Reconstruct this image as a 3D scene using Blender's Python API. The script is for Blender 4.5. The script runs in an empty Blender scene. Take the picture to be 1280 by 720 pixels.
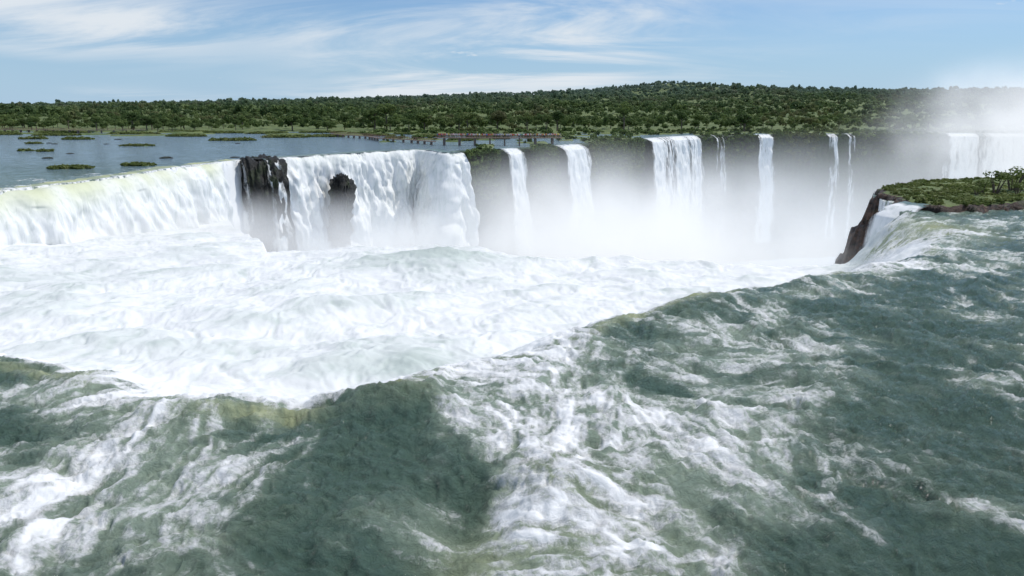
import bpy, bmesh, math, random
import numpy as np
from mathutils import Vector, Matrix
random.seed(4); RNG=np.random.default_rng(7)
scene=bpy.context.scene
col=scene.collection
scene.view_settings.view_transform='Standard'
scene.view_settings.look='None'
scene.view_settings.exposure=0
# ------------------------------------------------------------------ noise
def _h(xi,yi,seed):
    h=(xi*374761393+yi*668265263+seed*362437)&0xffffffff
    h=((h^(h>>13))*1274126177)&0xffffffff
    h=(h^(h>>16))&0xffffffff
    return h.astype(np.float32)*np.float32(2*math.pi/4294967296.0)
def perlin(x,y,seed=0):
    x=np.asarray(x,dtype=np.float32);y=np.asarray(y,dtype=np.float32)
    xf=np.floor(x);yf=np.floor(y)
    xi=xf.astype(np.int64);yi=yf.astype(np.int64)
    fx=x-xf;fy=y-yf
    u=fx*fx*fx*(fx*(fx*6-15)+10);v=fy*fy*fy*(fy*(fy*6-15)+10)
    def g(dx,dy):
        a=_h(xi+dx,yi+dy,seed)
        return np.cos(a)*(fx-dx)+np.sin(a)*(fy-dy)
    n0=g(0,0)*(1-u)+g(1,0)*u
    n1=g(0,1)*(1-u)+g(1,1)*u
    return (n0*(1-v)+n1*v)*1.5
def fbm(x,y,seed=0,oct=4,gain=.5,lac=2.03):
    s=0;a=1.0;t=0
    for i in range(oct):
        s=s+a*perlin(x,y,seed+i*17);t+=a;a*=gain;x=x*lac+3.1;y=y*lac-1.7
    return s/t*1.3
def sstep(a,b,x):
    t=np.clip((x-a)/(b-a),0,1);return t*t*(3-2*t)
def catmull(pts,n):
    P=[np.array(p,float) for p in pts];out=[]
    P=[2*P[0]-P[1]]+P+[2*P[-1]-P[-2]]
    for i in range(1,len(P)-2):
        for k in range(n):
            t=k/n
            out.append(.5*((2*P[i])+(-P[i-1]+P[i+1])*t+(2*P[i-1]-5*P[i]+4*P[i+1]-P[i+2])*t*t+(-P[i-1]+3*P[i]-3*P[i+1]+P[i+2])*t**3))
    out.append(P[-2]);return np.array(out)
# ------------------------------------------------------------------ mesh helpers
def mesh_np(name,V,F,mats,attrs=None,smooth=True,matidx=None):
    V=np.asarray(V,dtype=np.float32);F=np.asarray(F,dtype=np.int32)
    me=bpy.data.meshes.new(name)
    k=F.shape[1]
    me.vertices.add(len(V));me.vertices.foreach_set('co',V.ravel())
    me.loops.add(F.size);me.loops.foreach_set('vertex_index',F.ravel())
    me.polygons.add(len(F));me.polygons.foreach_set('loop_start',np.arange(0,F.size,k,dtype=np.int32))
    me.polygons.foreach_set('use_smooth',np.full(len(F),smooth))
    if matidx is not None: me.polygons.foreach_set('material_index',np.asarray(matidx,dtype=np.int32))
    me.update(calc_edges=True)
    for m in mats: me.materials.append(m)
    for an,av in (attrs or {}).items():
        a=me.attributes.new(an,'FLOAT','POINT');a.data.foreach_set('value',np.asarray(av,dtype=np.float32).ravel())
    return me
def obj(name,me,label=None,category=None,kind=None,group=None,parent=None):
    o=bpy.data.objects.new(name,me);col.objects.link(o)
    if label:o['label']=label
    if category:o['category']=category
    if kind:o['kind']=kind
    if group:o['group']=group
    if parent:o.parent=parent
    return o
def gridF(nr,nc):
    i=np.arange(nr-1)[:,None]*nc+np.arange(nc-1)[None,:]
    return np.stack([i,i+1,i+nc+1,i+nc],-1).reshape(-1,4)
# ------------------------------------------------------------------ material helpers
class NT:
    def __init__(s,name):
        s.m=bpy.data.materials.new(name);s.m.use_nodes=True;s.t=s.m.node_tree
        s.t.nodes.clear();s.out=s.t.nodes.new('ShaderNodeOutputMaterial')
    def n(s,typ,props={},**inp):
        nd=s.t.nodes.new(typ)
        for k,v in props.items(): setattr(nd,k,v)
        for k,v in inp.items():
            key=k.replace('_',' ')
            s.set(nd,key,v)
        return nd
    def set(s,nd,key,v):
        if isinstance(v,bpy.types.NodeSocket): s.t.links.new(v,nd.inputs[key])
        else: nd.inputs[key].default_value=v
    def math(s,op,a,b=0.0,c=0.0,clamp=False):
        nd=s.t.nodes.new('ShaderNodeMath');nd.operation=op;nd.use_clamp=clamp
        s.set(nd,0,a);s.set(nd,1,b);s.set(nd,2,c);return nd.outputs[0]
    def mix(s,f,a,b):
        nd=s.t.nodes.new('ShaderNodeMix');nd.data_type='RGBA'
        s.set(nd,0,f);s.set(nd,6,a);s.set(nd,7,b);return nd.outputs[2]
    def attr(s,name): return s.n('ShaderNodeAttribute',{'attribute_name':name}).outputs['Fac']
    def pos(s): return s.n('ShaderNodeNewGeometry').outputs['Position']
    def sepy(s,p):
        nd=s.n('ShaderNodeSeparateXYZ');s.t.links.new(p,nd.inputs[0]);return nd.outputs[1]
    def noise(s,vec,scale,detail=4,rough=.55,dist=0.0,out=0):
        nd=s.n('ShaderNodeTexNoise',{},Scale=scale,Detail=detail,Roughness=rough,Distortion=dist)
        s.t.links.new(vec,nd.inputs['Vector']);return nd.outputs[out]
    def mapr(s,v,a,b,c=0.0,d=1.0,smooth=True):
        nd=s.t.nodes.new('ShaderNodeMapRange')
        if smooth: nd.interpolation_type='SMOOTHSTEP'
        s.set(nd,0,v);s.set(nd,1,a);s.set(nd,2,b);s.set(nd,3,c);s.set(nd,4,d);return nd.outputs[0]
    def scalev(s,vec,sc):
        nd=s.n('ShaderNodeVectorMath',{'operation':'MULTIPLY'});s.t.links.new(vec,nd.inputs[0]);nd.inputs[1].default_value=sc;return nd.outputs[0]
    def bump(s,h,strength,dist):
        nd=s.n('ShaderNodeBump',{},Strength=strength,Distance=dist);s.t.links.new(h,nd.inputs['Height']);return nd.outputs[0]
    def finish(s,sh): s.t.links.new(sh,s.out.inputs['Surface']);return s.m
def C(r,g,b): return (r,g,b,1)
def river_material():
    N=NT('river_water');p=N.pos()
    foam=N.attr('foam');olive=N.attr('olive');grey=N.attr('grey');aer=N.attr('aerated')
    n1=N.noise(p,3.6,6,.72,.7);n2=N.noise(p,15,2,.65,.0)
    def webf(sc,dist,k,w):
        q=N.noise(p,sc,4,.62,dist)
        q=N.math('SUBTRACT',1.0,N.math('MULTIPLY',N.math('ABSOLUTE',N.math('SUBTRACT',q,.5)),k),clamp=True)
        return N.math('MULTIPLY',q,w)
    amp=N.mapr(foam,-.05,.50,.05,.36)
    web=N.math('ADD',webf(1.1,1.8,9.0,amp),webf(3.6,1.2,8.0,N.math('MULTIPLY',amp,.4)))
    f=N.math('ADD',foam,N.math('MULTIPLY',N.math('SUBTRACT',n1,.5),.70))
    f=N.math('ADD',f,N.math('MULTIPLY',N.math('SUBTRACT',n2,.5),.35))
    f=N.math('ADD',f,web)
    f=N.mapr(f,.20,1.05)
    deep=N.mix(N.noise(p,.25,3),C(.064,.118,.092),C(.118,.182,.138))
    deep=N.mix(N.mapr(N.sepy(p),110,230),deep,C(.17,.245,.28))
    wat=N.mix(aer,deep,C(.36,.44,.34))
    wat=N.mix(olive,wat,C(.52,.55,.30))
    fcol=N.mix(grey,C(.84,.85,.84),C(.52,.585,.54))
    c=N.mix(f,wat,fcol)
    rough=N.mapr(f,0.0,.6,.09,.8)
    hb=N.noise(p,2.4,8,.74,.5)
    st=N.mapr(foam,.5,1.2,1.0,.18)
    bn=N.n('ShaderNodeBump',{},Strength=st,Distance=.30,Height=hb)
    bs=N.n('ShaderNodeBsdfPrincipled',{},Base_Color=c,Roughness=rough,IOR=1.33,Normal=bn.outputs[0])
    return N.finish(bs.outputs[0])
def fall_material():
    N=NT('falling_water');p=N.pos()
    foam=N.attr('foam');olive=N.attr('olive');dens=N.attr('dens')
    st=N.noise(N.scalev(p,(1,1,.14)),.9,5,.65,.6)
    st2=N.noise(N.scalev(p,(1,1,.3)),.22,3,.6)
    f=N.math('ADD',foam,N.math('MULTIPLY',N.math('SUBTRACT',st,.5),.8))
    f=N.mapr(f,.15,.8)
    wc=N.mix(olive,C(.12,.19,.19),C(.44,.47,.26))
    fc=N.mix(N.mapr(st,.30,.58),C(.64,.675,.65),C(.86,.865,.85))
    fc=N.mix(N.mapr(st2,.5,.75,0,.4),fc,C(.64,.67,.65))
    fc=N.mix(N.math('MULTIPLY',olive,.75,clamp=True),fc,C(.60,.63,.38))
    c=N.mix(f,wc,fc)
    al=N.mapr(N.math('ADD',dens,N.math('MULTIPLY',N.math('SUBTRACT',st,.5),1.7)),.05,1.0)
    bs=N.n('ShaderNodeBsdfPrincipled',{},Base_Color=c,Roughness=.6,IOR=1.33,Alpha=al,Normal=N.bump(st,.3,.4))
    return N.finish(bs.outputs[0])
def rock_material(name,a,b,moss,mossamt=.5):
    N=NT(name);p=N.pos()
    n=N.noise(N.scalev(p,(1,1,2.2)),.45,8,.65,.3);m=N.noise(p,.22,5,.6)
    n2=N.noise(N.scalev(p,(1,1,1.6)),1.1,8,.75,.4)
    c=N.mix(N.mapr(n,.35,.68),a,b)
    c=N.mix(N.mapr(m,1-mossamt,1.12-mossamt),c,moss)
    c=N.mix(N.mapr(n2,.55,.38,0,.85),c,C(.008,.008,.006))
    bs=N.n('ShaderNodeBsdfPrincipled',{},Base_Color=c,Roughness=.55,Normal=N.bump(n2,1,1.2))
    return N.finish(bs.outputs[0])
def ground_material():
    N=NT('ground_cover');p=N.pos()
    n=N.noise(p,.08,6,.65);n2=N.noise(p,.7,4,.7)
    c=N.mix(N.mapr(n,.35,.65),C(.075,.12,.032),C(.15,.19,.062))
    c=N.mix(N.mapr(n2,.5,.75),c,C(.14,.13,.06))
    bs=N.n('ShaderNodeBsdfPrincipled',{},Base_Color=c,Roughness=.9,Normal=N.bump(n2,1,.5))
    return N.finish(bs.outputs[0])
def leaf_material(name,a,b,c3,obj_rand=False):
    N=NT(name);p=N.pos()
    tone=N.attr('tone') if not obj_rand else N.n('ShaderNodeObjectInfo').outputs['Random']
    c=N.mix(tone,a,b)
    n=N.noise(p,.9,2,.7)
    c=N.mix(N.mapr(n,.45,.7,0,.6),c,c3)
    big=N.noise(p,.010,4,.6)
    c=N.mix(N.mapr(big,.52,.64,0,.5),c,C(.21,.18,.09))
    c=N.mix(N.mapr(N.sepy(p),450,2800,.0,.70),c,C(.21,.285,.26))  # aerial haze painted into the leaf colour, growing with distance along Y
    bs=N.n('ShaderNodeBsdfPrincipled',{},Base_Color=c,Roughness=.7)
    bs.inputs['Specular IOR Level'].default_value=.25
    tr=N.n('ShaderNodeBsdfTranslucent',{},Color=c)
    mx=N.n('ShaderNodeMixShader',{},Fac=.4)
    N.t.links.new(bs.outputs[0],mx.inputs[1]);N.t.links.new(tr.outputs[0],mx.inputs[2])
    return N.finish(mx.outputs[0])
def plain(name,c,rough=.7,var=.3):
    N=NT(name);p=N.pos();n=N.noise(p,3,4)
    c2=tuple(x*(1-var) for x in c[:3])+(1,)
    bs=N.n('ShaderNodeBsdfPrincipled',{},Base_Color=N.mix(n,c,c2),Roughness=rough)
    return N.finish(bs.outputs[0])
M_river=river_material();M_fall=fall_material()
M_cliff=rock_material('basalt_cliff',C(.040,.050,.040),C(.10,.115,.085),C(.060,.11,.035),.66)
M_rock=rock_material('wet_basalt',C(.018,.018,.016),C(.060,.058,.050),C(.045,.062,.026),.50)
M_red=rock_material('red_basalt',C(.050,.028,.020),C(.18,.095,.058),C(.08,.09,.035),.45)
M_ground=ground_material()
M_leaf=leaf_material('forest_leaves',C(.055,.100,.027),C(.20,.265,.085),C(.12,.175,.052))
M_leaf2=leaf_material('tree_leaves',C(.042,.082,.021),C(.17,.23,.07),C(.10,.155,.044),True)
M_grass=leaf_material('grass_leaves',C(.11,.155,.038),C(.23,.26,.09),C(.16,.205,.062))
M_bark=plain('bark',C(.14,.11,.08))
M_deck=plain('walkway_deck',C(.36,.24,.18))
M_rail=plain('walkway_rail',C(.34,.18,.13))
M_post=plain('walkway_post',C(.24,.18,.15))
# ------------------------------------------------------------------ gorge outline
near_pts=[(57.5,104),(55.5,95),(51.5,82),(43,69),(33.8,61.5),(25.2,57.9),(15,51.3),(6.6,44.5),(3.0,40.5),(-1.0,37.5),(-3.2,35.6),(-5.5,34.0),(-8.3,32.4),(-10.2,30.6),(-12.8,30.4),(-18,32.4),(-23.7,35),(-29.6,37.2),(-35.4,38.5),(-50,39),(-75,43),(-100,58),(-106,85),(-97,108)]
left1=[(-97,108),(-91.5,123),(-86,148),(-84.6,178),(-79,201)]
rockl=[(-79,201),(-77,206),(-71,211)]
left2=[(-71,211),(-56,230),(-42,250),(-33,254),(-28,247),(-25,238),(-21.5,234),(-17,240)]
back=[(-17,240),(-10,247),(-4,251),(21,280),(62,340),(108,392),(206,420),(307,422),(420,385)]
right=[(420,385),(440,250),(320,165),(180,142),(102,137),(78,131),(64,121),(57.5,104)]
L_near=catmull(near_pts,5);L_l1=catmull(left1,6);L_l2=catmull(left2,6);L_back=catmull(back,8);L_right=catmull(right,4)
POLY=np.concatenate([L_near[:-1],L_l1[:-1],np.array(rockl[:-1],float),L_l2[:-1],L_back[:-1],L_right[:-1]])
def sdf(x,y):
    x=x.ravel();y=y.ravel()
    d2=np.full(x.shape,1e12);ins=np.zeros(x.shape,bool)
    n=len(POLY)
    for i in range(n):
        ax,ay=POLY[i];bx,by=POLY[(i+1)%n]
        ex,ey=bx-ax,by-ay;l2=ex*ex+ey*ey+1e-9
        px=x-ax;py=y-ay
        t=np.clip((px*ex+py*ey)/l2,0,1)
        d2=np.minimum(d2,(px-t*ex)**2+(py-t*ey)**2)
        if ay!=by:
            c=((ay>y)!=(by>y))&(x<(bx-ax)*(y-ay)/(by-ay)+ax)
            ins^=c
    d=np.sqrt(d2);return np.where(ins,-d,d)
def sdf_grid(X,Y,st=4):
    nr,nc=X.shape
    ri=np.unique(np.append(np.arange(0,nr,st),nr-1));ci=np.unique(np.append(np.arange(0,nc,st),nc-1))
    D=sdf(X[np.ix_(ri,ci)],Y[np.ix_(ri,ci)]).reshape(len(ri),len(ci))
    D=np.stack([np.interp(np.arange(nc),ci,r) for r in D])
    fr=np.interp(np.arange(nr),ri,np.arange(len(ri)));i0=np.minimum(fr.astype(int),len(ri)-2);w=(fr-i0)[:,None]
    return D[i0]*(1-w)+D[i0+1]*w
def bil(A,x0,y0,st,x,y):
    fx=np.clip((x-x0)/st,0,A.shape[1]-1.001);fy=np.clip((y-y0)/st,0,A.shape[0]-1.001)
    ix=fx.astype(int);iy=fy.astype(int);fx=fx-ix;fy=fy-iy
    return (A[iy,ix]*(1-fx)+A[iy,ix+1]*fx)*(1-fy)+(A[iy+1,ix]*(1-fx)+A[iy+1,ix+1]*fx)*fy
# ------------------------------------------------------------------ river sheet
ys=[9.0]
while ys[-1]<950: ys.append(ys[-1]*(1.0042)+.005)
ys=np.array(ys);NR=len(ys);NC=1250
s=np.linspace(-1,1,NC)
Y=np.repeat(ys[:,None],NC,1);X=s[None,:]*(0.83*Y+10)
D=sdf_grid(X,Y,4)
mk=(np.abs(D)<1.6)&(Y<120)
D[mk]=sdf(X[mk],Y[mk])
nearm=(1-sstep(85,115,Y))
D=D+nearm*(1.5*fbm(X/5.5,Y/5.5,400,3)+.30*fbm(X/1.5,Y/1.3,410,3))*np.exp(-(D/9)**2)
Din=-D
qx=np.arange(-130,130,1.5);qy=np.arange(4,150,1.5);QX,QY=np.meshgrid(qx,qy)
QD=sdf(QX,QY).reshape(QX.shape)
gy_,gx_=np.gradient(QD)
def blur(A,k):
    for _ in range(k):
        A=(A+np.roll(A,1,0)+np.roll(A,-1,0)+np.roll(A,1,1)+np.roll(A,-1,1))/5
    return A
gx_=blur(gx_,14);gy_=blur(gy_,14)
fxv=-bil(gx_,qx[0],qy[0],1.5,X,Y);fyv=-bil(gy_,qx[0],qy[0],1.5,X,Y)
fxv=fxv-.25;fyv=fyv+.15
an=np.arctan2(fyv,fxv)+1.6*fbm(X/8,Y/8,300,3)
FX=np.cos(an).astype(np.float32);FY=np.sin(an).astype(np.float32)
def lic(freq,length,n,seed):
    out=np.zeros_like(X,dtype=np.float32);m=int(np.searchsorted(ys,175))
    x=X[:m];y=Y[:m]
    for k in range(n):
        t=(k-(n-1)/2)*length/n
        out[:m]+=perlin((x+FX[:m]*t)*freq,(y+FY[:m]*t)*freq,seed)
    return out/math.sqrt(n)*1.2
S0=lic(1/.2,1.4,9,305);S1=lic(1/.42,3.4,11,310);S2=lic(1/1.1,8.0,10,320);S3=lic(1/2.6,16.0,9,330)
YE=np.interp(X,[-88,-78,-71,-60,-48,-41,-28,-13,-2.5,15,31,41,60],[420,186,172,150,128,113,114,114,106,104,100,97,97])+3*perlin(X/9,Y*0,5)
floor=np.interp(Y,[26,40,60,80,113,165,215],[-3.0,-4.0,-6,-7.3,-8.5,-14,-18])
Ltr=2.5+8*(1-sstep(75,112,Y))+3*sstep(38,50,X)*(Y<110)
zin=floor*sstep(-.12,1,Din/Ltr)-np.maximum(0,Y-YE)*1.3*(Din>0)
zin=np.where(Din<0,floor*sstep(-.12,1,Din/Ltr)*nearm,zin)
W=sstep(-1.5,2.5,Din)
wx=X+2.2*fbm(X/9,Y/9,11,3);wy=Y+2.2*fbm(X/9+40,Y/9,12,3)
near=1-sstep(70,170,Y)
w1=fbm(wx/6,wy/4.5,21,3)
w2=fbm(wx/2.2,wy/1.5,31,4)
rid=1-np.abs(perlin(wx/1.6,wy/1.1,41))*2
w3=perlin(X/.5,Y/.38,51)
lx=X+1.2*fbm(X/4,Y/4,101,3)+.5*w2+.8*S2*FX;ly=Y+1.2*fbm(X/4+9,Y/4,102,3)+.4*w2+.8*S2*FY
r2=1-np.abs(perlin(lx/.75,ly/.55,42))*2.2
zr=near*(.50*w1+.28*w2+.13*rid+.08*r2*(1-sstep(40,80,Y))+.05*w3+.09*S2+.04*S1+.015*S0)+.04*perlin(X/4,Y/3,55)*(1-near)
def G(cx,cy,rx,ry,ang=0):
    c,s_=math.cos(ang),math.sin(ang);dx=X-cx;dy=Y-cy
    u=(dx*c+dy*s_)/rx;v=(-dx*s_+dy*c)/ry
    return np.exp(-(u*u+v*v))
zr+= -.9*G(-1.6,22.5,1.7,3.4,.1)+.4*G(1.2,23,2.2,4)+.8*G(-6.3,31.7,3,1.4)+.5*G(-17,30,5,1.5,-.3)+.5*G(12,46,6,2,.9)-.5*G(-5,26,3,2)
b1=fbm(X/15,Y/11,61,3);b2=fbm(wx/4.5,wy/3.5,71,4);b3=fbm(X/1.4,Y/1.1,81,3)
fs=np.clip(Din/6,0,1)
zb=fs*(1.1*b1+.24*b2+.16*S3)+(.04*b3+.03*S1+.08*S2)*np.clip(Din/2,0,1)+2.0*G(-11,101,12,7)*(Din>0)+1.0*G(-28,70,14,5,.2)*(Din>0)
Z=np.where((Din>0)|(nearm>0),zin,0)+zr*(1-W)+zb*W+zr*W*.6*(1-fs)
# foam
Cv=.21+.20*fbm(X/8,Y/8,91,2)
blobs=[(-.3,32,3.8,6,.75,0),(3,40,2.5,4,.40,.7),(2.6,21.5,3.8,6,.80,0),(5.5,28,4,5,.45,.5),(-16,22,8,5,.55,.3),(-20,31,6,2.5,.5,-.3),(-7,24,3.4,4.2,-.50,-.2),(-6.6,31.2,2.6,2.2,-.8,.15),(-27,35.0,3.5,1.3,-.5,-.2),(-17,27,3,3,.25,.3),(0,37,4,2.2,.5,.6),
 (-1.5,23,1.0,3,-.6,.08),(13,33,4,9,.26,-.5),(9,27,3,5,.22,-.4),(24,38,9,7,-.04,0),(34,51,10,4,-.06,.1),(33,61,9,2.5,.6,.1),(44,70,4,7,.45,.8),(22,22,8,6,-.06,0),(50,82,3,8,.35,.9),(10,46,3,1.5,-.2,.8),(14,42,6,4,.14,.6),(66,88,14,4,.30,.1)]
for (cx,cy,rx,ry,w,a) in blobs: Cv=Cv+w*G(cx,cy,rx,ry,a)
Cv=Cv+.45*np.exp(-(D/5)**2)*(X<-60)*(Y>90)+.10*np.exp(-(D/3)**2)
Cv=Cv*(1-.75*sstep(95,180,Y)*sstep(4,25,D))
lace=.48*(1-2.6*np.abs(perlin(lx/2.6,ly/1.7,111)))+.34*(1-2.6*np.abs(perlin(lx/1.1,ly/.75,112)))+.18*(1-2.6*np.abs(perlin(lx/.45,ly/.32,113)))
cl=.5+.5*fbm(lx/5,ly/3.4,114,3)
st_=.28*S0+.55*S1+.75*S2+.55*S3
mask=np.clip(Cv*1.25+.50*(cl-.5)+.26*S3,0,1.2)
foam=mask*.58+.32*(mask+.26)*(lace-.30)+.46*(mask+.20)*st_-.09
foam=np.clip(foam,-.3,1.0)
aer=np.clip(sstep(.08,.85,mask)*.95+.35*st_*mask,0,1)*near
foam=foam*(1-.9*sstep(120,170,Y)*sstep(10,30,D))-.2*sstep(120,170,Y)*sstep(10,30,D)
glass=np.clip(1.0*G(-11.8,29.9,2.4,.8,.1)+.8*G(-26,35.2,4.0,.7,-.35)+.9*G(8,45.8,4.2,.9,.72)+.9*G(15,51.5,4.5,1.0,.55)+.5*G(27,58.6,5,.9,.3)+.5*G(-6.5,33,2.5,.7,-.4),0,1)
inner=sstep(-.9,3.0,Din+.5*b3+.5*w2+.7*S1+.9*S2-1.2*glass+1.5*G(0,36,4,3))
foam=foam*(1-inner)*(1-.7*glass)+inner*1.35
olive=np.exp(-((Din+.5+.3*S2)/.7)**2)*sstep(-.1,.4,fbm(X/6,Y/6,121,2)+.05)*.30+.18*np.clip(zr*1.3+.1*rid-.35,0,1)*near+.3*G(-1.2,19.5,1.5,2)+.25*G(2.5,21,3,4)
olive=np.clip(olive+.7*G(51.5,86,6,9)*(np.abs(D)<12)+.62*glass*(1+.4*S1+.3*S0),0,.9)*(near)
grey=np.clip(1.0*G(-11,100,11,5)+.34*sstep(.0,.6,b2)*fs+.42*sstep(.0,.5,b1)*fs+.40*sstep(.1,1.2,-S2-.6*S3)*fs+.12*sstep(0,1,-S1)+.5*G(-9,47,5,3,.3)+.4*G(-60,90,12,6)+.45*G(-25,55,9,3,.2),0,.95)*(Din>0)
foam=foam-inner*.6*G(-11,100,9,3.6)-inner*(.95+.4*S1+.35*S2)*np.clip(1.3*G(51.5,87,6.5,9),0,1)
V=np.stack([X,Y,Z],-1).reshape(-1,3);F=gridF(NR,NC)
keep=~((Z.ravel()<-45)|((Din.ravel()>1.0)&(Y.ravel()>200)&(X.ravel()>-70))|((Din.ravel()>1)&(X.ravel()>62)&(Y.ravel()>97)))
F=F[keep[F].all(1)]
used=np.zeros(len(V),bool);used[F.ravel()]=True
remap=np.cumsum(used)-1
at={'foam':foam.ravel()[used],'olive':olive.ravel()[used],'grey':grey.ravel()[used],'aerated':aer.ravel()[used]}
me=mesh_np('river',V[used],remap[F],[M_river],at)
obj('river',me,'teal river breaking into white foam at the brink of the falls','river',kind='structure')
# ------------------------------------------------------------------ ground & hills
def hill(x,y):
    H=np.interp(x,[-3500,-1875,-1400,-996,-410,0,293,470,557,650,760,1055,1400,1875,3500],[2,6,17,32,48,62,76,90,106,90,80,80,74,80,66])
    return H*np.clip((y-620)/1900,0,1)**1.15+6*perlin(x/160,y/160,5)*sstep(600,1000,y)
FALLS=[(-3.5,3.5),(19,29),(66,82),(84,103),(143.5,148.5),(187,192),(198,201),(262,325)]
def channel(x,y):
    m=np.zeros_like(x)
    for a,b in FALLS:
        m=np.maximum(m,sstep(a-5,a-1,x)*(1-sstep(b+1,b+5,x)))
    return m*(y<470)
def land(x,y,D):
    Ys=470+18*perlin(x/50,x*0,3)+10*perlin(x/14,x*0,4)-45*sstep(60,200,x)-25*np.exp(-((x+40)/90)**2)
    a=sstep(-6,8,y-Ys)
    wdt=24+12*perlin(x/18,y/18,6)
    b=sstep(-17,-12,x)*(D>0)*(1-sstep(wdt-4,wdt+2,D))*(y>235)*(1-channel(x,y))
    c=sstep(.30,.42,perlin(x/38,y/16,8)+.05)*(y>390)*(D>40)
    c2=sstep(.18,.33,perlin(x/34,y/12,9))*(x>-60)*(D>22)*(y>305)
    return np.clip(np.maximum(np.maximum(a,b),np.maximum(c,c2)),0,1)
yg=[232.0]
while yg[-1]<9000: yg.append(yg[-1]*1.0085)
yg=np.array(yg);ng=620
Yg=np.repeat(yg[:,None],ng,1);Xg=np.linspace(-1,1,ng)[None,:]*(.95*Yg+60)
Dg=sdf_grid(Xg,Yg,2)
Lg=land(Xg,Yg,Dg)
Zg=-1.6+Lg*(2.2+.5*perlin(Xg/9,Yg/9,14))+hill(Xg,Yg)
Vg=np.stack([Xg,Yg,Zg],-1).reshape(-1,3);Fg=gridF(len(yg),ng)
kp=(Dg.ravel()>1.5);Fg=Fg[kp[Fg].all(1)]
me=mesh_np('ground',Vg,Fg,[M_ground])
obj('ground',me,'green lowland rising to forested hills','ground',kind='structure')
# ------------------------------------------------------------------ foliage templates
def crown(rng,nq,leaf,flat=.72,nb=11):
    V=[];cs=[]
    for i in range(nb):
        a=rng.uniform(0,2*math.pi);r=rng.uniform(.05,.78);z=rng.uniform(-.4,.6)*flat
        cs.append((r*math.cos(a),r*math.sin(a),z*(1-.3*r),rng.uniform(.2,.44)))
    per=nq//nb
    for (cx,cy,cz,R) in cs:
        n=rng.normal(size=(per,3));n[:,2]=n[:,2]*.9+.25;n/=np.linalg.norm(n,axis=1)[:,None]
        P=n*R*rng.uniform(.75,1.12,(per,1))*np.array([1,1,.8])+np.array([cx,cy,cz])
        nn=n+rng.normal(size=(per,3))*.35;nn/=np.linalg.norm(nn,axis=1)[:,None]
        t=np.cross(nn,rng.normal(size=(per,3)));t/=np.linalg.norm(t,axis=1)[:,None]+1e-9
        b=np.cross(nn,t)
        sz=leaf*rng.uniform(.6,1.3,(per,1))
        q=np.stack([P-t*sz-b*sz*.7,P+t*sz*.8-b*sz,P+t*sz+b*sz*.8,P-t*sz*.7+b*sz],1)
        V.append(q)
    V=np.concatenate(V).reshape(-1,3);return V
def quads(n): return np.arange(n).reshape(-1,4)
T_near=[crown(np.random.default_rng(100+i),330,.085) for i in range(8)]
T_mid=[crown(np.random.default_rng(200+i),110,.15,nb=8) for i in range(8)]
T_far=[crown(np.random.default_rng(300+i),48,.24,nb=6) for i in range(8)]
def scatter(pts,rad,T,rng,hz=1.0):
    out=[];tone=[]
    for (x,y,z),r in zip(pts,rad):
        t=T[rng.integers(len(T))];a=rng.uniform(0,6.28);c,s_=math.cos(a),math.sin(a)
        v=np.empty_like(t);sx=r*rng.uniform(.8,1.3)
        v[:,0]=(t[:,0]*c-t[:,1]*s_)*sx+x;v[:,1]=(t[:,0]*s_+t[:,1]*c)*sx+y;v[:,2]=t[:,2]*r*hz*rng.uniform(.7,1.35)+z
        out.append(v);tone.append(np.full(len(t),rng.beta(1.0,1.4)))
    return np.concatenate(out),np.concatenate(tone)
rng=np.random.default_rng(55)
def forest_pts(n,y0,y1,pw=1.0,thr=.9):
    y=y0+(y1-y0)*rng.random(n)**pw;x=rng.uniform(-1,1,n)*(.88*y+30)
    d=np.where(y<520,sdf(x,y),999);l=land(x,y,d)
    k=l>thr;x=x[k];y=y[k];return x,y,hill(x,y)
VV=[];TT=[]
x,y,z=forest_pts(2400,470,800)
r=rng.uniform(1.5,4.4,len(x))*(1+.6*np.clip(perlin(x/60,y/60,88),-.5,1));v,t=scatter(np.stack([x,y,z+r*.9+rng.uniform(0,3.5,len(x))],1),r,T_near,rng);VV.append(v);TT.append(t)
x,y,z=forest_pts(4800,780,1500)
r=rng.uniform(2.6,6.4,len(x))*(1+.5*np.clip(perlin(x/110,y/110,89),-.5,1));v,t=scatter(np.stack([x,y,z+r*.8+rng.uniform(0,7,len(x))],1),r,T_mid,rng);VV.append(v);TT.append(t)
x,y,z=forest_pts(8200,1450,2900)
r=rng.uniform(4.0,9.5,len(x))*(1+.3*np.clip(perlin(x/200,y/200,90),-.5,1));v,t=scatter(np.stack([x,y,z+r*.5+rng.uniform(0,8,len(x))],1),r,T_far,rng);VV.append(v);TT.append(t)
VV=np.concatenate(VV);TT=np.concatenate(TT)
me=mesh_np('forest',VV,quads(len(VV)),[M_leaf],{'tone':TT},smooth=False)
obj('forest',me,'dense green subtropical forest covering the low hills','forest',kind='stuff')
n=7500
x=rng.uniform(-90,420,n);y=rng.uniform(236,480,n);d=sdf(x,y);l=land(x,y,d)
k=(l>.7)&(d>.5)&(np.abs(x)<.85*y)&(rng.random(n)<np.where(d<30,.75,.5))
k&=~((x>-36)&(x<24)&(y>276)&(y<296))
x=x[k];y=y[k];r=rng.uniform(.8,2.0,len(x))*(1+.7*(d[k]>34)*rng.random(len(x)))
r=np.where((x<26)&(y<286),np.minimum(r,.9),r)
T_b=[crown(np.random.default_rng(400+i),90,.17,nb=7) for i in range(6)]
v,t=scatter(np.stack([x,y,.4+r*.35],1),r,T_b,rng,.9)
m=1500;xx=rng.uniform(-16,62,m);o_=np.argsort(L_back[:,0]);yb=np.interp(xx,L_back[:,0][o_],L_back[:,1][o_])
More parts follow.
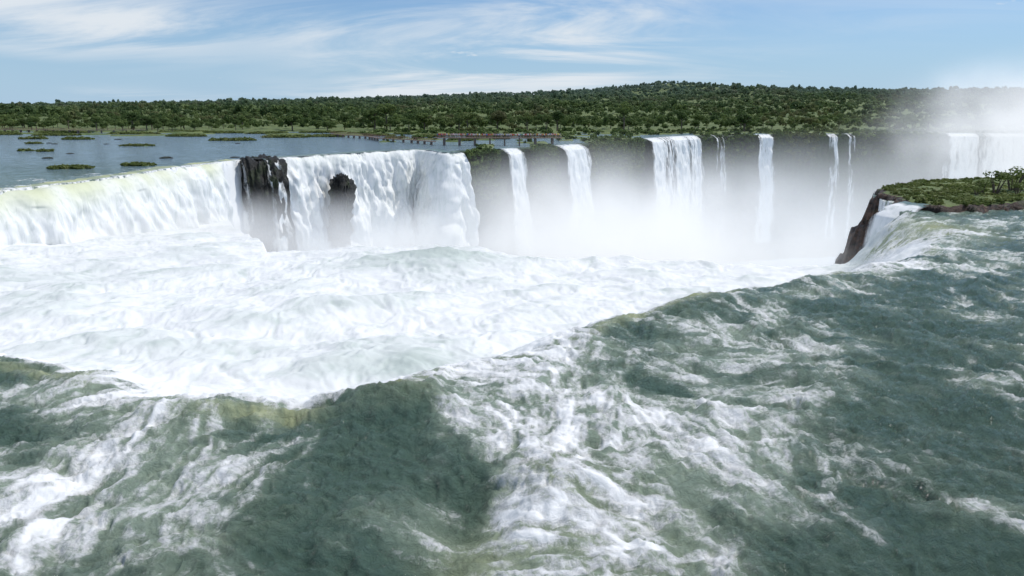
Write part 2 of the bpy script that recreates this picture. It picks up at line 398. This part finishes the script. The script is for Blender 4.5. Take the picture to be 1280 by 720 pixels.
kk=channel(xx,yb)<.6;xx=xx[kk];yb=yb[kk];dep=rng.random(len(xx))**1.3*(17+5*perlin(xx/6,xx*0,2))
v2,t2=scatter(np.stack([xx+1.2+dep*.05,yb-1.0-dep*.06,.2-dep],1),rng.uniform(.9,1.9,len(xx)),T_b,rng,1.0)
m=1100;xx=rng.uniform(62,400,m);yb=np.interp(xx,L_back[:,0][o_],L_back[:,1][o_]);kk=channel(xx,yb)<.6;xx=xx[kk];yb=yb[kk];dep=rng.random(len(xx))**1.8*(14+10*perlin(xx/15,xx*0,2))
v3,t3=scatter(np.stack([xx+.5,yb-1.2-dep*.04,.4-dep],1),rng.uniform(.9,2.2,len(xx)),T_b,rng,1.0)
v=np.concatenate([v,v2,v3]);t=np.concatenate([t,t2,t3])
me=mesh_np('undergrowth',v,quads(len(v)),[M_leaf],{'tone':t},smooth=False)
obj('undergrowth',me,'low green shrubs crowding the clifftop and river islets','shrubs',kind='stuff')
# ------------------------------------------------------------------ individual trees
def tube(path,rad,ns=7):
    V=[];F=[]
    path=[np.array(p,float) for p in path]
    for i,p in enumerate(path):
        d=path[min(i+1,len(path)-1)]-path[max(i-1,0)];d/=np.linalg.norm(d)
        u=np.cross(d,[.3,1,.1]);u/=np.linalg.norm(u);w=np.cross(d,u)
        for k in range(ns):
            a=2*math.pi*k/ns;V.append(p+rad[i]*(math.cos(a)*u+math.sin(a)*w))
    for i in range(len(path)-1):
        for k in range(ns):
            F.append((i*ns+k,i*ns+(k+1)%ns,(i+1)*ns+(k+1)%ns,(i+1)*ns+k))
    return np.array(V),np.array(F)
def merge(parts):
    V=[];F=[];o=0
    for v,f in parts: V.append(v);F.append(f+o);o+=len(v)
    return np.concatenate(V),np.concatenate(F)
tree_kinds=[]
for i in range(6):
    r_=np.random.default_rng(500+i);H=r_.uniform(6.5,9.5)
    parts=[tube([(0,0,-.6),(.1,.05,H*.25),(-.1,.15,H*.5),(.05,0,H*.75)],[.32,.26,.19,.09])]
    for k in range(6):
        a=k*1.05+r_.uniform(-.3,.3);zz=H*r_.uniform(.3,.55);L=r_.uniform(1.5,2.8)
        parts.append(tube([(0,.05,zz),(L*.5*math.cos(a),L*.5*math.sin(a),zz+L*.45),(L*math.cos(a),L*math.sin(a),zz+L*.8)],[.13,.09,.04],5))
    tv,tf=merge(parts);tm=mesh_np('trunk',tv,tf,[M_bark])
    wd=r_.uniform(3.0,4.4)
    cv=crown(np.random.default_rng(600+i),1500,.06,flat=r_.uniform(.6,1.1),nb=16)*np.array([wd,wd,3.0])+np.array([0,0,H*.72])
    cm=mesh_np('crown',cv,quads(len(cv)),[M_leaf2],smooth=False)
    tree_kinds.append((tm,cm))
tr_=random.Random(9)
cand=[]
while len(cand)<170:
    yy=tr_.uniform(440,560);xx=tr_.uniform(-.78,.78)*yy
    cand.append((xx,yy,tr_.uniform(.5,1.25)))
cand+=[(-95,486,2.0),(-88,492,1.9),(-30,470,1.7),(10,460,1.5),(-150,478,1.8),(-250,480,1.5),(-262,485,1.8),(60,460,1.6),(30,466,1.8),(-60,480,1.9),(110,455,1.4),(150,452,1.5),(75,470,1.9),(-10,480,1.9)]
for (xx,yy,sc) in cand:
    l=land(np.array([xx]),np.array([yy]),np.array([200.0]))[0]
    if l<.6: continue
    tm,cm=tree_kinds[tr_.randrange(6)]
    e=bpy.data.objects.new('tree',None);col.objects.link(e);e.location=(xx,yy,0.3);e.rotation_euler=(0,0,tr_.uniform(0,6.28));e.scale=(sc,sc,sc*tr_.uniform(.85,1.15))
    e['label']='broadleaf tree with rounded green crown on the river shore';e['category']='tree';e['group']='trees along the river shore'
    for nm,md in (('trunk',tm),('crown',cm)):
        o=bpy.data.objects.new(nm,md);col.objects.link(o);o.parent=e
# ------------------------------------------------------------------ cliffs
def resample(P,ds):
    seg=np.linalg.norm(np.diff(P,axis=0),axis=1);S=np.concatenate([[0],np.cumsum(seg)])
    n=max(2,int(S[-1]/ds)+1);a=np.linspace(0,S[-1],n)
    Q=np.stack([np.interp(a,S,P[:,0]),np.interp(a,S,P[:,1])],1)
    T=np.gradient(Q,axis=0);T/=np.linalg.norm(T,axis=1)[:,None]
    Nn=np.stack([T[:,1],-T[:,0]],1);return Q,Nn,a
def cliff(name,P,h,ds,label):
    Q,Nn,a=resample(P,ds)
    dep=np.concatenate([[0,0,0],np.linspace(0.3,h,80)]);back_=np.array([-7,-3,0]+[0]*80)
    A,Dp=np.meshgrid(a,dep,indexing='ij')
    out=.4+2.0*fbm(A/9,Dp/7,140,4)+.8*perlin(A/30,Dp/3.2,150)+1.5*np.abs(perlin(A/2.4,Dp/30,160))+Dp*.02-1.9*sstep(1,3,Dp)
    out=out*np.clip(Dp/2,0,1)+back_[None,:]
    V=np.stack([Q[:,0][:,None]+Nn[:,0][:,None]*out,Q[:,1][:,None]+Nn[:,1][:,None]*out,-Dp+.05+0*A],-1).reshape(-1,3)
    me=mesh_np(name,V,gridF(len(a),len(dep)),[M_cliff])
    return obj(name,me,label,'cliff',kind='structure')
cliff('cliff',L_back,75,1.0,'dark basalt cliff streaked with moss and thin falls')
cliff('cliff',L_right[:-4],60,1.5,'dark basalt cliff below the grassy headland')
# ------------------------------------------------------------------ waterfalls
def curtain(P,h,throw,ds,label,narrow=False,olive=0.0,seed=0,thin=0.0,backm=4,top=.12,rough=1.0,off=0.0,spread=.25,lipw=1.0,taper=0):
    Q,Nn,a=resample(np.asarray(P,float),ds)
    nb=10;nd=110
    bk=np.linspace(-backm,0,nb);dd=np.linspace(0,1,nd)[1:]**1.3*h
    dep=np.concatenate([np.zeros(nb),dd]);o0=np.concatenate([bk,throw*np.sqrt(dd/h)+off*np.clip(dd/1.5,0,1)])
    A,Dp=np.meshgrid(a,dep,indexing='ij');O=np.repeat(o0[None,:],len(a),0)
    g=np.clip(Dp/6,0,1)
    O=O+rough*(g*(2.0*fbm(A/6,Dp/14,seed+200,3)+.8*perlin(A/1.8,Dp/6,seed+210)+.35*perlin(A/.8,Dp/2.5,seed+220))+lipw*1.7*perlin(A/9,A*0,seed+5)+.5*perlin(A/3.5,A*0,seed+6)*(Dp<3))
    if taper:
        tp=sstep(0,1,(a[-1]-A)/taper);O=np.where(O>-1,(O+1)*(.05+.95*tp)-1-2.0*(1-tp)*np.clip(Dp/4,0,1),O)
    Zc=-Dp+top+np.where(Dp==0,-.35*np.clip(1+O/3,0,1)**2,-.35)+.12*perlin(A/1.5,O/1.5,seed)+lipw*.35*perlin(A/6,A*0,seed+4)*(1-np.clip(Dp/10,0,1))*np.clip(1+O/backm,0,1)
    shift=0
    if narrow:
        mid=a[-1]/2;shift=(A-mid)*(spread*np.clip(Dp/h,0,1))+1.0*perlin(Dp/9,A*0+seed,3)*g*min(1,a[-1]/8)
    T=np.stack([-Nn[:,1],Nn[:,0]],1)
    V=np.stack([Q[:,0][:,None]+Nn[:,0][:,None]*O+T[:,0][:,None]*shift,Q[:,1][:,None]+Nn[:,1][:,None]*O+T[:,1][:,None]*shift,Zc],-1).reshape(-1,3)
    foam_=np.clip((O+backm*.55+1.2*perlin(A/2.2,O*0,seed+3))/(backm*.8),0,1.2)
    ol=olive*np.exp(-((Dp)/3.5)**2)*np.clip(.5+1.2*perlin(A/7,A*0,seed+8)+.5*sstep(60,20,A),0,1)
    dens=np.full(A.shape,1.6-thin)
    if narrow:
        e=np.minimum(A,a[-1]-A)/a[-1]*2
        dens=dens*np.clip(e*2.0+.05,0,1)-np.clip(Dp/h,0,1)*.15+(.45+thin*.4)*perlin(A/1.4,Dp/25,seed+9)+.35*perlin(A/3,Dp/10,seed+10)
    me=mesh_np('waterfall',V,gridF(len(a),len(dep)),[M_fall],{'foam':foam_,'olive':ol,'dens':dens})
    return obj('waterfall',me,label,'waterfall')
curtain(L_l1,34,8,.35,'broad white waterfall pouring off a curved river brink',olive=1.1,seed=1,rough=1.15,off=.5,taper=16)
curtain(L_l2,62,9,.4,'massive white waterfall thundering into the misty gorge',olive=.15,seed=2,rough=1.35)
bx,by=L_back[:,0],L_back[:,1];so=np.argsort(bx);bx=bx[so];by=by[so]
def sub(x0,x1):
    xs=np.linspace(x0,x1,12);return np.stack([xs,np.interp(xs,bx,by)],1)
tall=[((-3.8,2.5),.0,'narrow white waterfall dropping from the shrubby clifftop'),((18,29),.1,'wide white waterfall dropping off the dark cliff'),
 ((65.5,76),.40,'streaked white waterfall over dark basalt cliff'),((74,84),.85,'streaked white waterfall over dark basalt cliff'),((81,95),.40,'streaked white waterfall over dark basalt cliff'),((92.5,103),.6,'streaked white waterfall over dark basalt cliff'),
 ((141,151),.5,'thin white waterfall falling free of the dark cliff'),((187,194),1.05,'faint thin waterfall on the misty cliff'),((200,205),1.25,'faint thin waterfall on the misty cliff'),((262,284),.5,'broad waterfall veiled by rising mist'),((283,325),.4,'broad waterfall veiled by rising mist'),
 ((113,120),1.35,'trickling strand of water on dark cliff')]
for i,((a,b),th,lb) in enumerate(tall):
    o=curtain(sub(a,b),62,7,.4,lb,narrow=True,seed=20+i*3,thin=th,backm=7,top=.5,off=2.2,rough=.6,lipw=0)
    o['group']='waterfalls along the far cliff'
# ------------------------------------------------------------------ rocks
def rock(name,c,size,seed,mat,label,sub_=5,amp=.28,boxy=2.0,rot=0):
    bm=bmesh.new();bmesh.ops.create_icosphere(bm,subdivisions=sub_,radius=1)
    V=np.array([v.co[:] for v in bm.verts])
    V=V/((np.abs(V)**boxy).sum(1)**(1/boxy))[:,None]
    n=fbm(V[:,0]*1.4+V[:,2]*.9,V[:,1]*1.4-V[:,2]*.7,seed,4)+.5*np.abs(perlin(V[:,0]*3+V[:,1],V[:,2]*4,seed+3))
    st=np.round(perlin(V[:,2]*5,V[:,0]*.8+V[:,1]*.6,seed+9)*3)/3*.4-.5*np.abs(perlin(V[:,0]*4+V[:,1]*3,V[:,2]*1.2,seed+11))
    k=(1+amp*(n+st))[:,None]
    V=V*(k if boxy<3 else np.concatenate([k,k,1+(k-1)*.25],1))
    for v,p in zip(bm.verts,V): v.co=Vector((p[0]*size[0],p[1]*size[1],p[2]*size[2]))
    me=bpy.data.meshes.new(name);bm.to_mesh(me);bm.free();me.materials.append(mat)
    for p in me.polygons: p.use_smooth=(sub_<5)
    o=obj(name,me,label,'rock');o.location=c;o.rotation_euler=(0,rot,0);return o
rock('rock_outcrop',(-73.8,206.0,-19.0),(5.6,7.4,19.0),31,M_rock,'tall dark basalt buttress splitting the waterfall',6,.42,5)
rock('rock_outcrop',(-55.2,219.3,-17.5),(3.0,4.8,11.5),37,M_rock,'dark boulder jutting through the white waterfall',6,.55,3.6,.12)
curtain([(-78.8,198.8),(-76.4,199.6)],34,2,.2,'thin veil of water over dark buttress',narrow=True,thin=1.0,seed=90,off=1,spread=1.0,top=.2,lipw=0)
curtain([(-72.0,200.9),(-69.0,204)],34,2,.2,'thin veil of water over dark buttress',narrow=True,thin=.8,seed=93,off=1.2,spread=.9,top=.2,lipw=0)
# ------------------------------------------------------------------ headland
PO=np.array([(65,121),(61,114),(59.5,106),(58.0,100),(60.5,96),(66,96),(74,99),(90,105.5),(120,111),(170,118),(170,143),(102,137),(78,131)],float)
def sdp(x,y,PP):
    global POLY
    s_=POLY;POLY=PP;d=sdf(x,y);POLY=s_;return d
gx=np.linspace(42,172,520);gy=np.linspace(84,150,264);GX,GY=np.meshgrid(gx,gy)
dp=sdp(GX,GY,PO).reshape(GX.shape)+1.3*fbm(GX/5,GY/5,170,4)+.8*np.abs(fbm(GX/1.8,GY/1.8,175,3))
led=1.0*np.sin(dp*2.6+2*perlin(GX/6,GY/6,171))
slope=2.6
th_=.85+.2*sstep(60,110,GX)
gz=np.where(dp<0,th_+.35*fbm(GX/7,GY/7,172,3)+.08*np.minimum(-dp,4),0)+np.where(dp>0,th_-slope*dp+led*np.clip(dp,0,1),0)
gz+=.4*fbm(GX/1.6,GY/1.6,173,3)*np.clip(dp+1,0,1)
V=np.stack([GX,GY,gz],-1).reshape(-1,3);F=gridF(*GX.shape);kp=gz.ravel()>-26;F=F[kp[F].all(1)]
cd=dp.ravel()[F].mean(1)
me=mesh_np('headland',V,F,[M_red,M_ground],matidx=(cd<-.5+.9*perlin(V[F[:,0],0]/2,V[F[:,0],1]/2,3)).astype(int))
hl=obj('headland',me,'reddish basalt headland topped with grass and low shrubs','headland',kind='structure')
n=5600;x=rng.uniform(56,168,n);y=rng.uniform(94,142,n);d=sdp(x,y,PO);k=d<-.9+.8*perlin(x/3,y/3,8);x=x[k];y=y[k]
r=rng.uniform(.25,.85,len(x));v,t=scatter(np.stack([x,y,1.0+.2*sstep(60,110,x)+r*.2],1),r,T_b,rng,.8)
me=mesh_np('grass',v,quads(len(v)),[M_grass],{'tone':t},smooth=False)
obj('grass',me,'tufted grass and herbs covering the basalt headland','grass',kind='stuff')
for i,(x,y,s_) in enumerate([(77,109,3.0),(81,111,3.3),(74,108,1.9),(85,112,3.2),(72,106,1.2),(79,107,1.7),(88,112,2.8),(84,108,1.8),(92,116,3.0)]):
    r_=np.random.default_rng(700+i)
    parts=[]
    for k in range(9):
        a=r_.uniform(0,6.28);L=r_.uniform(.5,1.0);parts.append(tube([(0,0,-.3),(.3*L*math.cos(a),.3*L*math.sin(a),.6*L),(.55*L*math.cos(a),.55*L*math.sin(a),1.2*L)],[.05,.035,.012],4))
    tv,tf=merge(parts);e=bpy.data.objects.new('shrub',None);col.objects.link(e);e.location=(x,y,1.1);e.scale=(s_,s_,s_)
    e['label']='spindly open shrub growing on the grassy headland';e['category']='shrub';e['group']='shrubs on the headland'
    o=obj('stem',mesh_np('stem',tv,tf,[M_bark]),parent=e)
    cv=crown(r_,420,.055,flat=1.0,nb=14)*np.array([.8,.8,.6])+np.array([0,0,.85])
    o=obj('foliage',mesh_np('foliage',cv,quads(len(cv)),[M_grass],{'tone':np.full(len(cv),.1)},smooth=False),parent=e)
o=curtain([(56.4,101.8),(57.4,99.2),(58.8,96.8)],14,6,.12,'thin grey waterfall sliding off the red headland',narrow=True,thin=.2,seed=70,backm=2.0,top=.9,rough=.4,off=1.4,spread=.1,lipw=0)
for i,(x,y,z,s_) in enumerate([(88,94,.1,1.5),(93,96,.1,1.2)]):
    rock('boulder',(x,y,z),(s_*1.5,s_,s_*.6),800+i,M_red,'small reddish boulder breaking the river surface',4)
# ------------------------------------------------------------------ grass islands in the river
isl=[(-109,171,6,2.5),(-98,181,4.6,3.2),(-151,281,8,3),(-163,243,3,2),(-172,246,2.4,1.6),(-133,333,11,4),(-120,371,13,5),(-101,380,10,4),(-206,300,4,2),(-215,345,7,3),(-240,350,6,3),(-180,385,12,4),(-260,400,14,5),(-300,410,12,4),(-230,425,16,5),(-90,418,9,4),(-60,420,10,4),(-150,430,14,4),(-25,330,6,3),(-10,350,9,3),(-210,455,20,4),(-60,350,4,2),(-330,440,20,5),(-45,380,9,4),(-75,395,9,3),(-285,445,18,4),(-120,448,16,4),(-180,440,12,4)]
Tg=[crown(np.random.default_rng(900+i),130,.16,nb=8) for i in range(5)]
for i,(x,y,rx,ry) in enumerate(isl):
    r_=np.random.default_rng(950+i)
    th=np.linspace(0,2*math.pi,40,endpoint=False);rr=np.linspace(0,1,9)
    V=[];
    wob=1+.25*perlin(np.cos(th)*1.5+i*7,np.sin(th)*1.5,i)
    for q in rr: V+= [(rx*q*w*math.cos(a),ry*q*w*math.sin(a),.55*(1-q*q)-.25*q) for a,w in zip(th,wob)]
    F=[(a*40+b,a*40+(b+1)%40,(a+1)*40+(b+1)%40,(a+1)*40+b) for a in range(8) for b in range(40)]
    V=np.array(V);F=np.array(F);nq=int(rx*ry*2.2)+14
    a=r_.uniform(0,6.28,nq);q=np.sqrt(r_.random(nq))*.95
    pts=np.stack([rx*q*np.cos(a),ry*q*np.sin(a),.5*(1-q*q)+.1],1)
    rd=r_.uniform(.5,1.1,nq)*(1+.9*(y>300));v,t=scatter(pts,rd,Tg,r_,.75)
    me=mesh_np('grass_island',np.concatenate([V,v]),np.concatenate([F,quads(len(v))+len(V)]),[M_ground,M_grass],{'tone':np.concatenate([np.zeros(len(V)),t])},matidx=np.concatenate([np.zeros(len(F),int),np.ones(len(v)//4,int)]),smooth=False)
    o=obj('grass_island',me,'low grassy islet in the calm upper river','islet',group='grassy islets in the river');o.location=(x,y,0)
for i in range(16):
    x=-random.uniform(.30,.72);y=random.uniform(190,400);x=x*y
    s_=random.uniform(.5,1.1)
    o=rock('boulder',(x,y,0),(s_*2.0,s_,s_*.45),1000+i,M_rock,'dark flat boulder in the calm upper river',3);o['group']='boulders in the upper river'
# ------------------------------------------------------------------ walkway
def box(c,s,rotz=0):
    x,y,z=s[0]/2,s[1]/2,s[2]/2
    V=np.array([(a*x,b*y,d*z) for d in(-1,1) for a,b in((-1,-1),(1,-1),(1,1),(-1,1))],float)
    cc,ss=math.cos(rotz),math.sin(rotz)
    V=np.stack([V[:,0]*cc-V[:,1]*ss,V[:,0]*ss+V[:,1]*cc,V[:,2]],1)+np.array(c)
    F=np.array([(0,3,2,1),(4,5,6,7),(0,1,5,4),(1,2,6,5),(2,3,7,6),(3,0,4,7)]);return V,F
def walkway(path,width,zt,label):
    e=bpy.data.objects.new('walkway',None);col.objects.link(e);e['label']=label;e['category']='walkway'
    deck=[];rails=[[],[]];posts=[]
    for (x0,y0),(x1,y1) in zip(path[:-1],path[1:]):
        L=math.hypot(x1-x0,y1-y0);an=math.atan2(y1-y0,x1-x0);nx,ny=-math.sin(an),math.cos(an)
        deck.append(box(((x0+x1)/2,(y0+y1)/2,zt-.15),(L+.02,width,.3),an))
        for si,sg in enumerate((-1,1)):
            ox,oy=nx*sg*(width/2-.06),ny*sg*(width/2-.06)
            for hz in (.55,1.1):
                rails[si].append(box(((x0+x1)/2+ox,(y0+y1)/2+oy,zt+hz),(L,.05,.06),an))
            m=int(L/2.0)
            for k in range(m+1):
                f=k/max(m,1);rails[si].append(box((x0+(x1-x0)*f+ox,y0+(y1-y0)*f+oy,zt+.57),(.07,.07,1.2),an))
        m=int(L/6)
        for k in range(m):
            f=(k+.5)/m;posts.append((x0+(x1-x0)*f,y0+(y1-y0)*f,an))
    v,f=merge(deck);obj('deck',mesh_np('deck',v,f,[M_deck],smooth=False),parent=e)
    for rl in rails:
        v,f=merge(rl);obj('railing',mesh_np('railing',v,f,[M_rail],smooth=False),parent=e)
    v,f=box((0,0,-1.6),(.5,width*.8,3.0));pm=mesh_np('post',v,f,[M_post],smooth=False)
    for (x,y,an) in posts[:90]:
        o=obj('post',pm,parent=e);o.location=(x,y,zt-.3);o.rotation_euler=(0,0,an)
PX=[-31,-12,6,20];PY=[287,284.5,284,287]
walkway(list(zip(PX,PY)),3.6,3.2,'crowded viewing walkway with reddish railings above the falls')
walkway([(-32.0,289),(-46,310),(-62,325),(-72,350),(-100,385)],1.2,1.5,'narrow walkway bridge crossing the upper river on piers')
walkway([(-330,452),(-270,440),(-235,448)],1.8,2.0,'weathered old walkway on piers over the upper river')
# ------------------------------------------------------------------ people
def person_mesh(seed,mats,armup):
    pts=[(0,0,.93),(0,0,1.15),(0,.0,1.38),(0,.0,1.5),(0,.02,1.6),(0,.02,1.72),
         (-.10,0,.88),(-.11,.02,.48),(-.11,-.02,.07),(-.11,.12,.03),(.10,0,.88),(.12,.0,.48),(.12,-.02,.07),(.12,.12,.03),
         (-.19,0,1.42),(-.25,0,1.14),(-.24,.1,.9) if not armup else (-.2,.26,1.25),(.19,0,1.42),(.25,0,1.14),(.24,.1,.9) if armup!=2 else (.15,.25,1.5)]
    ed=[(0,1),(1,2),(2,3),(3,4),(4,5),(0,6),(6,7),(7,8),(8,9),(0,10),(10,11),(11,12),(12,13),(2,14),(14,15),(15,16),(2,17),(17,18),(18,19)]
    rad=[.15,.14,.16,.06,.10,.08,.10,.07,.05,.04,.10,.07,.05,.04,.065,.05,.04,.065,.05,.04]
    me=bpy.data.meshes.new('person_src');me.from_pydata(pts,ed,[]);o=bpy.data.objects.new('tmp',me);col.objects.link(o)
    sk=o.modifiers.new('s','SKIN')
    for i,r in enumerate(rad): me.skin_vertices[0].data[i].radius=(r,r*.8)
    me.skin_vertices[0].data[0].use_root=True
    ss=o.modifiers.new('ss','SUBSURF');ss.levels=1
    dg=bpy.context.evaluated_depsgraph_get();nm=bpy.data.meshes.new_from_object(o.evaluated_get(dg))
    bpy.data.objects.remove(o);nm.name='person'
    nm.materials.clear()
    for m in mats: nm.materials.append(m)
    for p in nm.polygons:
        c=p.center;z=c.z;ax=abs(c.x)
        p.material_index = 3 if (z>1.60 and (c.y<.03 or z>1.66)) else 2 if z>1.47 else (1 if (z<.93 and ax<.2) else (2 if (ax>.2 and z<1.2) else 0))
        if z<.08: p.material_index=3
        p.use_smooth=True
    return nm
skin=plain('skin',C(.42,.26,.18));hair=plain('hair',C(.03,.02,.015))
shirts=[C(.8,.8,.8),C(.65,.06,.05),C(.08,.2,.55),C(.75,.6,.1),C(.05,.05,.06),C(.7,.35,.4),C(.1,.4,.25),C(.75,.75,.72)]
pants=[C(.04,.05,.1),C(.3,.26,.2),C(.05,.05,.05)]
pn=[plain('trousers',c) for c in pants]
PM=[person_mesh(i,[plain('shirt',c),pn[i%3],skin,hair],i%3) for i,c in enumerate(shirts)]
nmz=['white','red','blue','yellow','black','pink','green','pale']
rp=random.Random(77)
for i in range(150):
    f=(i+.5+rp.uniform(-.4,.4))/150
    px=-30.7+50.4*f;py=np.interp(px,PX,PY)+(-1.35+.6*(i%3))
    k=rp.choice([0,0,0,1,1,2,3,5,6,7,7])
    o=obj('person',PM[k],'visitor in %s shirt standing on the crowded viewing walkway'%nmz[k],'person',group='visitors on the viewing walkway')
    o.location=(px,py,3.2);o.rotation_euler=(0,0,math.pi+rp.uniform(-.9,.9));s_=rp.uniform(.94,1.08);o.scale=(s_,s_,s_)
# ------------------------------------------------------------------ mist
def mist(c,r,A,ns,emis,label,pw=2.0,lo=.35,hi=.75,floor_=.15):
    bm=bmesh.new();bmesh.ops.create_icosphere(bm,subdivisions=3,radius=1);me=bpy.data.meshes.new('mist');bm.to_mesh(me);bm.free()
    N=NT('mist_volume')
    tc=N.n('ShaderNodeTexCoord').outputs['Object']
    ln=N.n('ShaderNodeVectorMath',{'operation':'DOT_PRODUCT'});N.t.links.new(tc,ln.inputs[0]);N.t.links.new(tc,ln.inputs[1])
    f=N.math('SUBTRACT',1.0,ln.outputs['Value'],clamp=True);f=N.math('POWER',f,pw)
    n=N.noise(N.pos(),ns,2,.6,0)
    f=N.math('MULTIPLY',f,N.mapr(n,lo,hi,floor_,1.0,False))
    d=N.math('MULTIPLY',f,A)
    vs=N.n('ShaderNodeVolumeScatter',{},Color=C(.97,.98,1),Density=d,Anisotropy=.1)
    em=N.n('ShaderNodeEmission',{},Color=C(.93,.97,1),Strength=N.math('MULTIPLY',d,emis))  # glow added to the spray, standing in for multiply scattered light
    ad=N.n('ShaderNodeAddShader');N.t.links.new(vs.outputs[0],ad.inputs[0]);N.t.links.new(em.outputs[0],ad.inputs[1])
    N.t.links.new(ad.outputs[0],N.out.inputs['Volume'])
    me.materials.append(N.m);o=obj('mist',me,label,'mist',kind='stuff');o.location=c;o.scale=r
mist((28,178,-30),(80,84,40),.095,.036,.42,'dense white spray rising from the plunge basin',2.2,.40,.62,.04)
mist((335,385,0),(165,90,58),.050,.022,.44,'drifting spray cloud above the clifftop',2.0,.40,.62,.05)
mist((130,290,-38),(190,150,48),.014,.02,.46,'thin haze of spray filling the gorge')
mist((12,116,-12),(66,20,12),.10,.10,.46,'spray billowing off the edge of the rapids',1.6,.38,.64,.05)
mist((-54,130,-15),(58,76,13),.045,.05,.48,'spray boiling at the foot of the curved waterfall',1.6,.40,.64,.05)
# ------------------------------------------------------------------ light / world / camera
el=math.radians(56);az=math.radians(68)   # azimuth clockwise from +Y
sun=bpy.data.lights.new('sun','SUN');sun.energy=3.3;sun.angle=math.radians(.5);sun.color=(1,.96,.9)
so_=bpy.data.objects.new('sun',sun);col.objects.link(so_)
dr=Vector((math.sin(az)*math.cos(el),math.cos(az)*math.cos(el),math.sin(el)))
so_.rotation_euler=dr.to_track_quat('Z','Y').to_euler()
w=bpy.data.worlds.new('World');scene.world=w;w.use_nodes=True;t=w.node_tree;t.nodes.clear()
def wn(typ,**p):
    nd=t.nodes.new(typ)
    for k,v in p.items(): setattr(nd,k,v)
    return nd
sky=wn('ShaderNodeTexSky',sky_type='NISHITA',sun_disc=False,sun_elevation=el,sun_rotation=az,altitude=200,air_density=1.0,dust_density=.2,ozone_density=3.0)
tc=wn('ShaderNodeTexCoord')
sep=wn('ShaderNodeSeparateXYZ');t.links.new(tc.outputs['Generated'],sep.inputs[0])
def wm(op,a,b=0.0,clamp=False):
    nd=wn('ShaderNodeMath',operation=op);nd.use_clamp=clamp
    for i,v in enumerate((a,b)):
        if isinstance(v,bpy.types.NodeSocket): t.links.new(v,nd.inputs[i])
        else: nd.inputs[i].default_value=v
    return nd.outputs[0]
zz=wm('ADD',wm('MAXIMUM',sep.outputs[2],0.0),.16)
cx=wm('DIVIDE',sep.outputs[0],zz);cy=wm('DIVIDE',sep.outputs[1],zz)
cmb=wn('ShaderNodeCombineXYZ');t.links.new(cx,cmb.inputs[0]);t.links.new(cy,cmb.inputs[1])
def wnoise(vec,scale,detail,rough,dist,sc,rot=0):
    mp=wn('ShaderNodeMapping');mp.inputs['Scale'].default_value=sc;mp.inputs['Rotation'].default_value=(0,0,rot);t.links.new(vec,mp.inputs[0])
    nd=wn('ShaderNodeTexNoise');nd.inputs['Scale'].default_value=scale;nd.inputs['Detail'].default_value=detail;nd.inputs['Roughness'].default_value=rough;nd.inputs['Distortion'].default_value=dist
    t.links.new(mp.outputs[0],nd.inputs['Vector']);return nd.outputs[0]
def wmap(v,a,b,c,d):
    nd=wn('ShaderNodeMapRange',interpolation_type='SMOOTHSTEP');t.links.new(v,nd.inputs[0])
    for i,q in enumerate((a,b,c,d)): nd.inputs[i+1].default_value=q
    return nd.outputs[0]
n1=wnoise(cmb.outputs[0],.9,7,.62,1.2,(.55,1.2,1),.9)
n2=wnoise(cmb.outputs[0],.35,2,.5,.2,(1,1,1))
cir=wm('MULTIPLY',wmap(n1,.36,.64,0,1),wmap(n2,.38,.56,0.0,1))
cir=wm('MULTIPLY',cir,wmap(sep.outputs[0],.05,.45,1.0,.25))
n3=wnoise(cmb.outputs[0],1.6,5,.6,.1,(1,1,1))
cum=wm('MULTIPLY',wmap(n3,.64,.72,0,.8),wmap(sep.outputs[2],.02,.06,0,1))
cl_=wm('MAXIMUM',cir,cum)
def wmix(f,a,b,bt='MIX'):
    nd=wn('ShaderNodeMix',data_type='RGBA',blend_type=bt)
    for i,v in ((0,f),(6,a),(7,b)):
        if isinstance(v,bpy.types.NodeSocket): t.links.new(v,nd.inputs[i])
        else: nd.inputs[i].default_value=v
    return nd.outputs[2]
base=wmix(1.0,sky.outputs[0],(.74,.90,1.08,1),'MULTIPLY')
base=wmix(wmap(sep.outputs[2],-.02,.20,.85,0),base,(3.9,5.7,7.7,1))
fin=wmix(cl_,base,(7.4,8.0,8.6,1))
bg=wn('ShaderNodeBackground');bg.inputs['Strength'].default_value=.1;t.links.new(fin,bg.inputs[0])
wo=wn('ShaderNodeOutputWorld');t.links.new(bg.outputs[0],wo.inputs[0])
cam=bpy.data.cameras.new('camera');cam.lens=24;cam.sensor_width=36;cam.clip_start=.5;cam.clip_end=20000
co=bpy.data.objects.new('camera',cam);col.objects.link(co);co.location=(0,0,14);co.rotation_euler=(math.radians(90-14.6),0,0)
scene.camera=co
